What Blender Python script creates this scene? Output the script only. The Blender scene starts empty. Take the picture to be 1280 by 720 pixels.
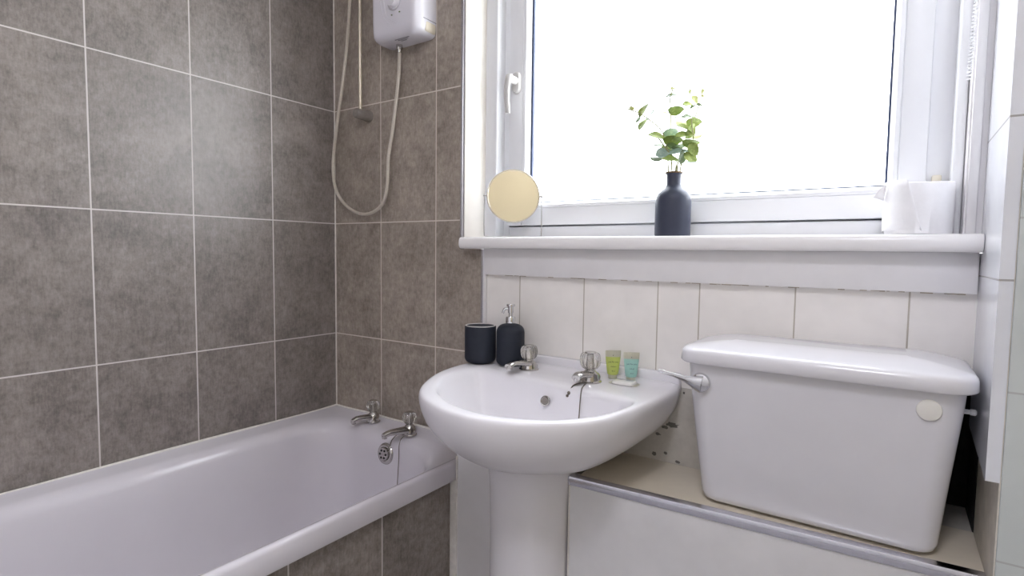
import bpy, bmesh, math, random
from mathutils import Vector, Matrix
random.seed(7)
sc = bpy.context.scene
COL = sc.collection
PI = math.pi

# ------------------------------------------------------------------ materials
def new_mat(name):
    m = bpy.data.materials.new(name); m.use_nodes = True
    nt = m.node_tree; nt.nodes.clear()
    out = nt.nodes.new('ShaderNodeOutputMaterial')
    b = nt.nodes.new('ShaderNodeBsdfPrincipled')
    nt.links.new(b.outputs[0], out.inputs[0])
    return m, nt, b, out

def srgb(r, g, b):
    f = lambda c: (c/255/12.92) if c/255 <= .04045 else ((c/255+.055)/1.055)**2.4
    return (f(r), f(g), f(b), 1)

def math_node(nt, op, a, b=None):
    n = nt.nodes.new('ShaderNodeMath'); n.operation = op
    for i, v in enumerate((a, b)):
        if v is None: continue
        if isinstance(v, (int, float)): n.inputs[i].default_value = v
        else: nt.links.new(v, n.inputs[i])
    return n.outputs[0]

def noise(nt, vec, scale, detail=4, rough=.6):
    n = nt.nodes.new('ShaderNodeTexNoise')
    n.inputs['Scale'].default_value = scale; n.inputs['Detail'].default_value = detail
    n.inputs['Roughness'].default_value = rough
    nt.links.new(vec, n.inputs['Vector'])
    return n.outputs['Fac']

def scale_vec(nt, vec, s):
    n = nt.nodes.new('ShaderNodeMapping'); n.inputs['Scale'].default_value = s
    nt.links.new(vec, n.inputs['Vector']); return n.outputs[0]

def ramp(nt, fac, stops):
    n = nt.nodes.new('ShaderNodeValToRGB'); cr = n.color_ramp
    while len(cr.elements) < len(stops): cr.elements.new(.5)
    for e, (p, c) in zip(cr.elements, stops): e.position = p; e.color = c
    nt.links.new(fac, n.inputs[0]); return n.outputs[0]

def mix(nt, fac, a, b, mode='MIX'):
    n = nt.nodes.new('ShaderNodeMix'); n.data_type = 'RGBA'; n.blend_type = mode
    for key, v in ((0, fac), (6, a), (7, b)):
        if isinstance(v, (int, float)): n.inputs[key].default_value = v
        elif isinstance(v, tuple): n.inputs[key].default_value = v
        else: nt.links.new(v, n.inputs[key])
    return n.outputs[2]

def bump(nt, b, h, strength=.2, dist=.002):
    n = nt.nodes.new('ShaderNodeBump'); n.inputs['Strength'].default_value = strength
    n.inputs['Distance'].default_value = dist
    nt.links.new(h, n.inputs['Height']); nt.links.new(n.outputs[0], b.inputs['Normal'])

def obj_coord(nt): return nt.nodes.new('ShaderNodeTexCoord').outputs['Object']

def simple(name, col, rough=.4, metal=0, spec=.5, coat=0, trans=0, ior=1.45, var=.04, vscale=30, bumpy=0, bscale=200):
    m, nt, b, out = new_mat(name)
    co = obj_coord(nt)
    c = srgb(*col)
    if var:
        f = noise(nt, co, vscale)
        d = tuple(max(0, x*(1-var)) for x in c[:3])+(1,); e = tuple(min(1, x*(1+var)) for x in c[:3])+(1,)
        nt.links.new(ramp(nt, f, [(.3, d), (.7, e)]), b.inputs['Base Color'])
    else: b.inputs['Base Color'].default_value = c
    b.inputs['Roughness'].default_value = rough; b.inputs['Metallic'].default_value = metal
    b.inputs['Specular IOR Level'].default_value = spec; b.inputs['Coat Weight'].default_value = coat
    b.inputs['Coat Roughness'].default_value = .04
    b.inputs['Transmission Weight'].default_value = trans; b.inputs['IOR'].default_value = ior
    if bumpy: bump(nt, b, noise(nt, co, bscale), bumpy, .001)
    return m

def tile_mat(name, ax, u0, W, v0, H, dark, light, grout, gw=.0036, spec=.45):
    """concrete-look tiles; ax = index of the horizontal axis, None rows when H is None"""
    m, nt, b, out = new_mat(name)
    co = obj_coord(nt)
    sp = nt.nodes.new('ShaderNodeSeparateXYZ'); nt.links.new(co, sp.inputs[0])
    u = math_node(nt, 'DIVIDE', math_node(nt, 'SUBTRACT', sp.outputs[ax], u0), W)
    v = math_node(nt, 'DIVIDE', math_node(nt, 'SUBTRACT', sp.outputs[2], v0), H)
    def edge(c, size):
        fr = math_node(nt, 'FRACT', c)
        d = math_node(nt, 'MINIMUM', fr, math_node(nt, 'SUBTRACT', 1.0, fr))
        return math_node(nt, 'MULTIPLY', d, size)
    d = math_node(nt, 'MINIMUM', edge(u, W), edge(v, H))
    isg = math_node(nt, 'LESS_THAN', d, gw/2)
    cid = nt.nodes.new('ShaderNodeCombineXYZ')
    nt.links.new(math_node(nt, 'FLOOR', u), cid.inputs[0]); nt.links.new(math_node(nt, 'FLOOR', v), cid.inputs[1])
    wn = nt.nodes.new('ShaderNodeTexWhiteNoise'); nt.links.new(cid.outputs[0], wn.inputs['Vector'])
    off = nt.nodes.new('ShaderNodeVectorMath'); off.operation = 'MULTIPLY_ADD'
    nt.links.new(wn.outputs['Color'], off.inputs[0]); off.inputs[1].default_value = (7, 7, 7)
    nt.links.new(co, off.inputs[2])
    p = off.outputs[0]
    big = noise(nt, p, 8, 6, .7)
    med = noise(nt, p, 52, 8, .78)
    strk = noise(nt, scale_vec(nt, p, (90, 90, 22)), 2.2, 3, .7)
    s = math_node(nt, 'ADD', math_node(nt, 'MULTIPLY', big, .36),
                  math_node(nt, 'ADD', math_node(nt, 'MULTIPLY', med, .42), math_node(nt, 'MULTIPLY', strk, .22)))
    midc = tuple((a+c)/2 for a, c in zip(srgb(*dark), srgb(*light)))
    col = ramp(nt, s, [(.39, srgb(*dark)), (.5, midc), (.61, srgb(*light))])
    wear = ramp(nt, noise(nt, p, 55, 8, .75), [(.60, (0, 0, 0, 1)), (.72, (1, 1, 1, 1))])
    col = mix(nt, math_node(nt, 'MULTIPLY', wear, .22), col, srgb(*[min(255, c+38) for c in light]))
    tb = math_node(nt, 'ADD', math_node(nt, 'MULTIPLY', wn.outputs['Value'], .12), .94)
    vm = nt.nodes.new('ShaderNodeVectorMath'); vm.operation = 'SCALE'
    nt.links.new(col, vm.inputs[0]); nt.links.new(tb, vm.inputs['Scale'])
    col = mix(nt, isg, vm.outputs[0], srgb(*grout))
    nt.links.new(col, b.inputs['Base Color'])
    rg = math_node(nt, 'ADD', math_node(nt, 'MULTIPLY', med, .18), .29)
    rg = math_node(nt, 'MAXIMUM', rg, math_node(nt, 'MULTIPLY', isg, .7))
    nt.links.new(rg, b.inputs['Roughness'])
    b.inputs['Specular IOR Level'].default_value = spec
    h = math_node(nt, 'SUBTRACT', math_node(nt, 'MULTIPLY', med, .15), isg)
    bump(nt, b, h, .35, .0012)
    return m

def white_tile_mat(name, col, lines, axis, hlines, stain=None, gcol=(188, 180, 168), gw=.003, rough=.14):
    """white glazed tiles with joints at given coordinates along an axis, and optional stained plaster below a height"""
    m, nt, b, out = new_mat(name)
    co = obj_coord(nt)
    sp = nt.nodes.new('ShaderNodeSeparateXYZ'); nt.links.new(co, sp.inputs[0])
    d = None
    for L, a in [(l, axis) for l in lines]+[(l, 2) for l in hlines]:
        e = math_node(nt, 'ABSOLUTE', math_node(nt, 'SUBTRACT', sp.outputs[a], L))
        d = e if d is None else math_node(nt, 'MINIMUM', d, e)
    c1 = srgb(*col); c0 = tuple(x*.93 for x in c1[:3])+(1,)
    base = ramp(nt, noise(nt, co, 9, 3), [(.35, c0), (.65, c1)])
    r = rough
    if d is not None:
        isg = math_node(nt, 'LESS_THAN', d, gw/2)
        base = mix(nt, isg, base, srgb(*gcol))
        bump(nt, b, math_node(nt, 'SUBTRACT', 0.0, isg), .4, .0012)
    b.inputs['Roughness'].default_value = r
    if stain is not None:
        z0, scol, mcol = stain
        low = math_node(nt, 'LESS_THAN', sp.outputs[2], z0)
        pl = ramp(nt, noise(nt, co, 24, 6, .7), [(.3, tuple(x*.82 for x in srgb(*scol)[:3])+(1,)), (.7, srgb(*scol))])
        sp1 = ramp(nt, noise(nt, co, 34, 3, .65), [(.69, (0, 0, 0, 1)), (.73, (1, 1, 1, 1))])
        pl = mix(nt, sp1, pl, srgb(*mcol))
        nz = noise(nt, co, 130, 3)
        for sx_, sz_, rx_, rz_ in ((1.257, .695, .017, .007), (1.238, .686, .010, .004), (1.214, .614, .007, .005), (1.242, .622, .005, .005), (1.272, .606, .008, .004), (1.222, .666, .007, .004)):
            ex = math_node(nt, 'DIVIDE', math_node(nt, 'SUBTRACT', sp.outputs[0], sx_), rx_)
            ez = math_node(nt, 'DIVIDE', math_node(nt, 'SUBTRACT', sp.outputs[2], sz_), rz_)
            dd = math_node(nt, 'SQRT', math_node(nt, 'ADD', math_node(nt, 'MULTIPLY', ex, ex), math_node(nt, 'MULTIPLY', ez, ez)))
            hit = math_node(nt, 'LESS_THAN', math_node(nt, 'ADD', dd, math_node(nt, 'MULTIPLY', nz, 1.6)), 1.65)
            pl = mix(nt, math_node(nt, 'MULTIPLY', hit, .8), pl, srgb(*mcol))
        base = mix(nt, low, base, pl)
        rr = math_node(nt, 'ADD', math_node(nt, 'MULTIPLY', low, .6), rough)
        nt.links.new(rr, b.inputs['Roughness'])
    nt.links.new(base, b.inputs['Base Color'])
    return m

M = {}
M['ceramic'] = simple('white_glazed_ceramic', (232, 230, 234), .20, spec=.38, coat=0, var=.012, vscale=8)
M['cistern'] = simple('white_vitreous_china', (226, 225, 230), .15, spec=.5, coat=.15, var=.02, vscale=7)
M['acrylic_white'] = simple('white_acrylic', (214, 210, 216), .16, spec=.5, var=.012, vscale=9)
M['upvc'] = simple('white_upvc', (238, 239, 242), .28, var=.015, vscale=6)
M['upvc_sill'] = simple('white_sill_board', (238, 236, 236), .22, var=.02, vscale=12)
M['gloss'] = simple('white_gloss_paint', (228, 226, 227), .3, var=.03, vscale=10)
M['cream_board'] = simple('cream_gloss_board', (244, 240, 232), .35, var=.05, vscale=9)
M['plaster'] = simple('painted_plaster', (216, 210, 198), .75, var=.12, vscale=25, bumpy=.5, bscale=60)
M['plaster_white'] = simple('white_painted_plaster', (226, 225, 222), .6, var=.05, vscale=18, bumpy=.3, bscale=70)
M['cream_paint'] = simple('cream_wall_paint', (190, 180, 152), .7, var=.015, vscale=4)
M['ceiling'] = simple('white_ceiling_paint', (236, 234, 236), .8, var=.02, vscale=4)
M['floor'] = simple('grey_vinyl_floor', (168, 166, 170), .45, var=.15, vscale=12)
M['chrome'] = simple('chrome', (222, 222, 224), .06, metal=1, var=0)
M['chrome_dull'] = simple('worn_chrome', (196, 193, 190), .12, metal=1, var=.12, vscale=160)
M['alu'] = simple('polished_aluminium_strip', (226, 226, 234), .16, metal=1, var=.05, vscale=40)
M['chain'] = simple('dull_steel_chain', (120, 112, 104), .35, metal=1, var=.1, vscale=300)
M['mirror'] = simple('mirror_silver', (250, 246, 236), .02, metal=1, var=0)
M['rubber'] = simple('black_rubber', (30, 30, 32), .6, var=.1, vscale=200)
M['gasket'] = simple('dark_blue_grey_gasket', (46, 60, 92), .5, var=.05, vscale=90)
M['navy'] = simple('matt_black_blue_ceramic', (38, 42, 52), .62, spec=.35, var=.06, vscale=60, bumpy=.06, bscale=500)
M['vase'] = simple('matt_slate_glass', (62, 66, 82), .45, spec=.4, var=.05, vscale=50)
M['vase_rim'] = simple('brown_vase_rim', (128, 104, 74), .5, var=.1, vscale=80)
M['cup_in'] = simple('pale_grey_glaze', (226, 221, 217), .3, var=.03, vscale=40)
M['shower'] = simple('white_shower_plastic', (226, 224, 232), .22, var=.012, vscale=10)
M['cream_plastic'] = simple('yellowed_plastic', (230, 222, 204), .25, var=.06, vscale=40)
M['rail'] = simple('aged_rail_metal', (222, 212, 192), .25, metal=.35, var=.1, vscale=40)
M['hose'] = simple('pale_hose_plastic', (206, 198, 186), .3, metal=.3, var=.08, vscale=120)
M['dark_knob'] = simple('smoked_grey_plastic', (138, 131, 126), .2, var=.1, vscale=80)
M['ink'] = simple('grey_print', (128, 126, 136), .5, var=.05, vscale=90)
M['ink_dark'] = simple('dark_green_print', (84, 104, 50), .5, var=.05, vscale=90)
M['ink_teal'] = simple('dark_teal_print', (66, 116, 122), .5, var=.05, vscale=90)
M['paper'] = simple('toilet_tissue', (242, 241, 243), .9, spec=.1, var=.02, vscale=60, bumpy=.25, bscale=160)
M['card'] = simple('grey_brown_cardboard', (168, 154, 136), .9, var=.08, vscale=90)
M['wrap'] = simple('white_soap_wrapper', (232, 230, 226), .2, coat=.3, var=.03, vscale=60)
M['stem'] = simple('sage_stem', (146, 146, 104), .6, var=.1, vscale=90)
M['bead'] = simple('white_plastic_bead', (240, 240, 242), .3, var=.02, vscale=50)
M['void'] = simple('shaded_mouldy_cavity', (34, 33, 32), .95, var=.5, vscale=30)  # near-black base colour holds the shade inside the hole, besides mould
M['mastic'] = simple('aged_white_mastic', (226, 222, 216), .4, var=.1, vscale=60)

def leaf_mat(name, a, b_, vein):
    m, nt, b, out = new_mat(name)
    co = obj_coord(nt)
    base = ramp(nt, noise(nt, co, 45, 4), [(.3, srgb(*a)), (.7, srgb(*b_))])
    sp = ramp(nt, noise(nt, co, 190, 3), [(.56, (0, 0, 0, 1)), (.64, (1, 1, 1, 1))])
    base = mix(nt, math_node(nt, 'MULTIPLY', sp, .5), base, srgb(*vein))
    nt.links.new(base, b.inputs['Base Color'])
    b.inputs['Roughness'].default_value = .5
    tr = nt.nodes.new('ShaderNodeBsdfTranslucent'); nt.links.new(base, tr.inputs[0])
    ms = nt.nodes.new('ShaderNodeMixShader'); ms.inputs[0].default_value = .09
    nt.links.new(b.outputs[0], ms.inputs[1]); nt.links.new(tr.outputs[0], ms.inputs[2])
    nt.links.new(ms.outputs[0], out.inputs[0])
    return m
M['leaf_green'] = leaf_mat('eucalyptus_green', (120, 142, 70), (168, 184, 96), (206, 208, 140))
M['leaf_blue'] = leaf_mat('eucalyptus_blue_green', (124, 148, 138), (164, 184, 170), (190, 204, 180))
M['leaf_pale'] = leaf_mat('eucalyptus_pale', (176, 186, 120), (210, 212, 150), (228, 224, 176))
M['leaf_dark'] = leaf_mat('eucalyptus_dark', (74, 96, 60), (110, 130, 84), (150, 160, 110))

def tube_mat(name, col):
    m, nt, b, out = new_mat(name)
    co = obj_coord(nt)
    base = ramp(nt, noise(nt, co, 60, 3), [(.3, tuple(x*.9 for x in srgb(*col)[:3])+(1,)), (.7, srgb(*col))])
    nt.links.new(base, b.inputs['Base Color'])
    b.inputs['Roughness'].default_value = .18
    tr = nt.nodes.new('ShaderNodeBsdfTranslucent'); nt.links.new(base, tr.inputs[0])
    ms = nt.nodes.new('ShaderNodeMixShader'); ms.inputs[0].default_value = .5
    nt.links.new(b.outputs[0], ms.inputs[1]); nt.links.new(tr.outputs[0], ms.inputs[2])
    nt.links.new(ms.outputs[0], out.inputs[0])
    return m
M['tube_green'] = tube_mat('lime_gel_tube', (232, 242, 150))
M['tube_teal'] = tube_mat('aqua_gel_tube', (202, 240, 232))
M['tube_clear'] = tube_mat('milky_clear_plastic', (230, 228, 212))

def glass_mat(name, col, rough=.03):
    m, nt, b, out = new_mat(name)
    co = obj_coord(nt)
    f = noise(nt, co, 120, 2)
    nt.links.new(ramp(nt, f, [(.3, srgb(*col)), (.7, (1, 1, 1, 1))]), b.inputs['Base Color'])
    b.inputs['Transmission Weight'].default_value = .9; b.inputs['Roughness'].default_value = rough
    b.inputs['IOR'].default_value = 1.49
    return m
M['acrylic_clear'] = glass_mat('clear_acrylic', (226, 222, 214), .05)

def pane_mat():
    m, nt, b, out = new_mat('obscure_glass')
    co = obj_coord(nt)
    n1 = noise(nt, scale_vec(nt, co, (1, 1, .8)), 62, 3, .6)
    n2 = noise(nt, co, 5, 3)
    s = math_node(nt, 'ADD', math_node(nt, 'MULTIPLY', n1, .7), math_node(nt, 'MULTIPLY', n2, .3))
    tint = ramp(nt, s, [(.34, (.86, .90, .86, 1)), (.56, (1, 1, 1, 1))])
    tp = nt.nodes.new('ShaderNodeBsdfTransparent'); nt.links.new(tint, tp.inputs[0])
    tl = nt.nodes.new('ShaderNodeBsdfTranslucent'); nt.links.new(tint, tl.inputs[0])
    ms = nt.nodes.new('ShaderNodeMixShader'); ms.inputs[0].default_value = .3
    nt.links.new(tp.outputs[0], ms.inputs[1]); nt.links.new(tl.outputs[0], ms.inputs[2])
    gl = nt.nodes.new('ShaderNodeBsdfGlossy'); gl.inputs['Roughness'].default_value = .12
    bp = nt.nodes.new('ShaderNodeBump'); bp.inputs['Strength'].default_value = .6; bp.inputs['Distance'].default_value = .002
    nt.links.new(n1, bp.inputs['Height']); nt.links.new(bp.outputs[0], gl.inputs['Normal'])
    m2 = nt.nodes.new('ShaderNodeMixShader'); m2.inputs[0].default_value = .05
    nt.links.new(ms.outputs[0], m2.inputs[1]); nt.links.new(gl.outputs[0], m2.inputs[2])
    nt.links.new(m2.outputs[0], out.inputs[0])
    return m
M['pane'] = pane_mat()

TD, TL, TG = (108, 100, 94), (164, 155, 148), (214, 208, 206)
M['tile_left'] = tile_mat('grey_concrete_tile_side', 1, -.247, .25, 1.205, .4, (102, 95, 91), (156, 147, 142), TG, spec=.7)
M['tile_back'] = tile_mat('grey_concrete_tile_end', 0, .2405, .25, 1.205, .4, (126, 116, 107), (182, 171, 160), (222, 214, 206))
M['tile_panel'] = tile_mat('grey_concrete_tile_bath_panel', 1, -.316, .25, .70, .8, TD, TL, TG)
M['wtile_back'] = white_tile_mat('white_wall_tile', (244, 240, 236), [.806, 1.01, 1.211, 1.311, 1.512, 1.71], 0, [],
                                 stain=(.79, (206, 201, 192), (70, 66, 62)))
M['wtile_side'] = white_tile_mat('white_side_tile', (228, 230, 236), [], 0, [1.077, 1.315], gcol=(170, 168, 166))
M['wtile_pier'] = white_tile_mat('white_pier_tile', (206, 212, 211), [2.03, 2.23], 0, [.655, .912, 1.168, 1.424], gcol=(184, 186, 186), rough=.22)
M['boxing'] = white_tile_mat('white_boxing_tile', (230, 229, 231), [1.395, 1.66], 0, [], gcol=(196, 192, 188), gw=.002, rough=.25)
M['ledge'] = white_tile_mat('cream_ledge_board', (220, 211, 194), [], 0, [], rough=.4)

# ------------------------------------------------------------------ geometry helpers
def link(o, parent=None):
    COL.objects.link(o)
    if parent is not None: o.parent = parent
    return o

def root_loc(p):
    v = Vector((0, 0, 0))
    while p is not None: v += p.location; p = p.parent
    return v

def thing(name, label, cat, loc, group=None):
    o = bpy.data.objects.new(name, None); o.empty_display_size = .02
    o.location = loc; COL.objects.link(o)
    o['label'] = label; o['category'] = cat
    if group: o['group'] = group
    return o

def obj(name, bm, mat, parent=None, smooth=True, label=None, angle=40):
    """bm is in world coordinates; the mesh is stored relative to its thing's base"""
    off = root_loc(parent)
    bmesh.ops.translate(bm, verts=bm.verts, vec=-off)
    bmesh.ops.recalc_face_normals(bm, faces=bm.faces)
    me = bpy.data.meshes.new(name); bm.to_mesh(me); bm.free()
    me.materials.append(mat)
    if smooth:
        me.polygons.foreach_set('use_smooth', [True]*len(me.polygons))
        me.set_sharp_from_angle(angle=math.radians(angle))
    o = bpy.data.objects.new(name, me); link(o, parent)
    if label: o['label'] = label
    return o

def struct(name, bm, mat, parent=None, smooth=False):
    o = obj(name, bm, mat, parent, smooth=smooth, angle=35)
    if parent is None: o['kind'] = 'structure'
    return o

def box(bm, x0, x1, y0, y1, z0, z1, bev=0, seg=2):
    r = bmesh.ops.create_cube(bm, size=1)
    vs = r['verts']
    for v in vs:
        v.co = Vector((x0 if v.co.x < 0 else x1, y0 if v.co.y < 0 else y1, z0 if v.co.z < 0 else z1))
    if bev:
        es = list({e for v in vs for e in v.link_edges})
        bmesh.ops.bevel(bm, geom=es, offset=bev, segments=seg, profile=.5, affect='EDGES')
    return bm

def B(*a, **k):
    bm = bmesh.new(); box(bm, *a, **k); return bm

def loft(bm, rings, cap0=True, cap1=True, closed=True):
    vr = [[bm.verts.new(p) for p in r] for r in rings]
    n = len(rings[0])
    for a, b in zip(vr, vr[1:]):
        for i in range(n if closed else n-1):
            j = (i+1) % n
            bm.faces.new((a[i], a[j], b[j], b[i]))
    if cap0: bm.faces.new(list(reversed(vr[0])))
    if cap1: bm.faces.new(vr[-1])
    return bm

def lathe(bm, prof, c, n=40, axis=(0, 0, 1), flute=None):
    ax = Vector(axis).normalized()
    e1 = ax.orthogonal().normalized(); e2 = ax.cross(e1)
    c = Vector(c)
    rings = []
    for (r, h) in prof:
        ring = []
        for i in range(n):
            a = 2*PI*i/n
            rr = max(r, 1e-5)
            if flute: rr *= 1+flute[1]*math.cos(flute[0]*a)
            ring.append(c+ax*h+(e1*math.cos(a)+e2*math.sin(a))*rr)
        rings.append(ring)
    return loft(bm, rings)

def catmull(pts, sub=8, closed=False):
    pts = [Vector(p) for p in pts]; n = len(pts); out = []
    for i in range(n if closed else n-1):
        g = lambda k: pts[k % n] if closed else pts[min(max(k, 0), n-1)]
        p0, p1, p2, p3 = g(i-1), g(i), g(i+1), g(i+2)
        for s in range(sub):
            t = s/sub
            out.append(.5*((2*p1)+(p2-p0)*t+(2*p0-5*p1+4*p2-p3)*t*t+(3*p1-p0-3*p2+p3)*t**3))
    if not closed: out.append(pts[-1])
    return out

def tube(bm, pts, r, n=10, ridge=None, caps=True):
    pts = [Vector(p) for p in pts]
    T = [(pts[min(i+1, len(pts)-1)]-pts[max(i-1, 0)]).normalized() for i in range(len(pts))]
    e = T[0].orthogonal().normalized(); rings = []
    for i, (p, t) in enumerate(zip(pts, T)):
        e = (e-t*e.dot(t)).normalized(); f = t.cross(e)
        rr = r(i/(len(pts)-1)) if callable(r) else r
        if ridge: rr *= 1+ridge*(1 if i % 2 else -1)
        rings.append([p+(e*math.cos(2*PI*k/n)+f*math.sin(2*PI*k/n))*rr for k in range(n)])
    return loft(bm, rings, caps, caps)

def ball(bm, c, r, n=8):
    res = bmesh.ops.create_uvsphere(bm, u_segments=n, v_segments=max(4, n//2+1), radius=r)
    bmesh.ops.translate(bm, verts=res['verts'], vec=Vector(c))

def bead_chain(bm, pts, r, gap):
    pts = [Vector(p) for p in pts]
    acc = 0; ball(bm, pts[0], r, 6)
    for a, b in zip(pts, pts[1:]):
        L = (b-a).length
        while acc+gap <= L+1e-9 or False:
            acc += gap
            ball(bm, a+(b-a)*(acc/L), r, 6)
        acc -= L
    return bm

def text_bm(s, size, origin, right, up, depth=.0002, align='CENTER'):
    cu = bpy.data.curves.new('print', 'FONT'); cu.body = s; cu.size = size; cu.align_x = align; cu.extrude = depth
    o = bpy.data.objects.new('print', cu); COL.objects.link(o)
    dg = bpy.context.evaluated_depsgraph_get()
    me = bpy.data.meshes.new_from_object(o.evaluated_get(dg))
    bm = bmesh.new(); bm.from_mesh(me)
    bpy.data.objects.remove(o); bpy.data.meshes.remove(me); bpy.data.curves.remove(cu)
    right = Vector(right).normalized(); up = Vector(up).normalized(); nrm = right.cross(up)
    mt = Matrix((right, up, nrm)).transposed().to_4x4(); mt.translation = Vector(origin)
    bmesh.ops.transform(bm, matrix=mt, verts=bm.verts)
    return bm

def join(dst, src):
    me = bpy.data.meshes.new('tmp'); src.to_mesh(me); src.free(); dst.from_mesh(me); bpy.data.meshes.remove(me)

# ------------------------------------------------------------------ camera
f_px = 692.007
cam_data = bpy.data.cameras.new('camera'); cam = bpy.data.objects.new('camera', cam_data); COL.objects.link(cam)
cam_data.sensor_width = 36; cam_data.lens = f_px/1280*36; cam_data.clip_start = .02
R_ = Vector((.82377, .56673, .01259)); U_ = Vector((-.04656, .04550, .99788)); F_ = Vector((-.56493, .82266, -.06398))
yaw, pitch, roll = .6017478321475834, .06402398916585658, .012594010165169084
cy, sy, cp, sp_ = math.cos(yaw), math.sin(yaw), math.cos(pitch), math.sin(pitch)
F_ = Vector((-sy*cp, cy*cp, -sp_)); r0 = Vector((cy, sy, 0)); u0 = r0.cross(F_)
R_ = r0*math.cos(roll)+u0*math.sin(roll); U_ = u0*math.cos(roll)-r0*math.sin(roll)
mt = Matrix((R_, U_, -F_)).transposed().to_4x4(); mt.translation = Vector((1.68053609, -1.30558654, 1.10861344))
cam.matrix_world = mt
sc.camera = cam

# ------------------------------------------------------------------ room shell
CEIL = 2.40; YB = -2.2; XR = 2.3
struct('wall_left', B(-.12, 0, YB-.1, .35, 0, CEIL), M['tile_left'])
bm = bmesh.new()
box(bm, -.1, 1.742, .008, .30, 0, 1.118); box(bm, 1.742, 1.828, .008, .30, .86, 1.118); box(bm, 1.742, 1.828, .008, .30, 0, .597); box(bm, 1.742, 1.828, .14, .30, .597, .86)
box(bm, -.1, .602, .008, .30, 1.118, CEIL)
box(bm, 1.812, 1.828, .008, .30, 1.118, CEIL)
box(bm, .602, 1.812, .008, .30, 2.12, CEIL)
wb = struct('wall_back', bm, M['wtile_back'])
bm = bmesh.new()
box(bm, 0, .672, 0, .0085, 0, 1.118); box(bm, 0, .590, 0, .0085, 1.118, CEIL)
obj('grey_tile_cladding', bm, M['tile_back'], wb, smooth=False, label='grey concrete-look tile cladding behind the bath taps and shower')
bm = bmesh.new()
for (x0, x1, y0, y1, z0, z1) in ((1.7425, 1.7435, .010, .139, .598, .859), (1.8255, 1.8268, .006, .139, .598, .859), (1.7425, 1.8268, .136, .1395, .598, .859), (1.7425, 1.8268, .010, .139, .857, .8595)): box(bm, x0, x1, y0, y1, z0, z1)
obj('shaded_cavity', bm, M['void'], wb, smooth=False, label='mouldy hole in the wall behind the cistern, its shade painted dark')  # lining coloured dark for the unlit recess as well as mould
bm = B(.672, .681, -.0025, .009, .50, 1.118, .001); struct('trim_1', bm, M['alu'])
bm = B(.590, .599, -.0025, .012, 1.118, CEIL, .001); struct('trim_2', bm, M['alu'])
bm = B(.681, .690, -.0015, .008, .50, 1.118, .001); struct('trim_3', bm, M['gloss'])
# corner bead and bath seal
struct('trim_4', B(0, .004, -.004, 0, .53, CEIL, .001), M['mastic'])
# right-hand alcove wall: plaster core, tiled pier face, side tiles standing proud of the plaster
bm = bmesh.new()
box(bm, 1.827, XR+.1, -.222, .30, 0, CEIL)
wr = struct('wall_right', bm, M['plaster'])
bm = B(1.829, XR, -.2275, -.2215, 0, CEIL, .001); obj('pier_tile', bm, M['wtile_pier'], wr, smooth=False, label='white tiles on the front of the pier')
bm = bmesh.new()
v = [bm.verts.new((x, y, z)) for x in (1.8105, 1.8275) for (y, z) in ((-.224, .800-.027), (.008, .800), (.008, CEIL), (-.224, CEIL))]
bm.faces.new(v[0:4]); bm.faces.new(v[4:8])
for i in range(4): bm.faces.new((v[i], v[(i+1) % 4], v[4+(i+1) % 4], v[4+i]))
obj('side_tile', bm, M['wtile_side'], wr, smooth=False, label='glossy white tiles lining the side of the alcove')
struct('wall_far', B(XR, XR+.1, YB-.1, -.228, 0, CEIL), M['cream_paint'])
struct('wall_front', B(-.12, XR+.1, YB-.1, YB, 0, CEIL), M['ceiling'])
struct('floor', B(-.12, XR+.1, YB-.1, .3, -.1, 0), M['floor'])
struct('ceiling', B(-.12, XR+.1, YB-.1, .3, CEIL, CEIL+.1), M['ceiling'])

# ------------------------------------------------------------------ window
win = bpy.data.objects.new('window_1', None); win.empty_display_size = .02
win.location = (1.2, 0, 1.12); COL.objects.link(win); win['kind'] = 'structure'
bm = bmesh.new()
zt = 2.115
box(bm, .655, .702, .10, .17, 1.14, zt, .002); box(bm, 1.726, 1.768, .10, .17, 1.14, zt, .002)
box(bm, .702, 1.726, .10, .17, 1.14, 1.186, .002); box(bm, .702, 1.726, .10, .17, 2.075, zt, .002)
box(bm, .70, .716, .151, .17, 1.15, zt); box(bm, 1.714, 1.728, .151, .17, 1.15, zt); box(bm, .70, 1.728, .151, .17, 1.18, 1.204); box(bm, .70, 1.728, .151, .17, 2.06, zt)
obj('outer_frame', bm, M['upvc'], win)
bm = bmesh.new()
SX0, SX1, SZ0, SZ1 = .704, 1.727, 1.190, 2.072
w = .050
ys0, ys1 = .088, .150
box(bm, SX0, SX0+w, ys0, ys1, SZ0, SZ1, .003); box(bm, SX1-w+.003, SX1, ys0, ys1, SZ0, SZ1, .003)
box(bm, SX0+w, SX1-w+.003, ys0, ys1, SZ0, SZ0+w, .003); box(bm, SX0+w, SX1-w+.003, ys0, ys1, SZ1-w, SZ1, .003)
sash = obj('sash', bm, M['upvc'], win)
gx0, gx1, gz0, gz1 = SX0+w, SX1-w+.003, SZ0+w, SZ1-w
def bead_ring(x0, x1, z0, z1, wd, yo, yi):
    bm = bmesh.new()
    prof = [(0, yo), (.003, yo-.004), (wd*.55, yo-.003), (wd, yi), (wd, yi+.03), (0, yi+.03)]
    rings = []
    for cx, cz, sx, sz in ((x0, z0, 1, 1), (x1, z0, -1, 1), (x1, z1, -1, -1), (x0, z1, 1, -1)):
        rings.append([Vector((cx+sx*d, y, cz+sz*d)) for d, y in prof])
    rings.append(rings[0])
    loft(bm, rings, False, False); bmesh.ops.remove_doubles(bm, verts=bm.verts, dist=1e-6)
    return bm
obj('glazing_bead', bead_ring(gx0-.001, gx1+.001, gz0-.001, gz1+.001, .019, .092, .106), M['upvc'], sash)
bm = bmesh.new()
a = .016
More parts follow.
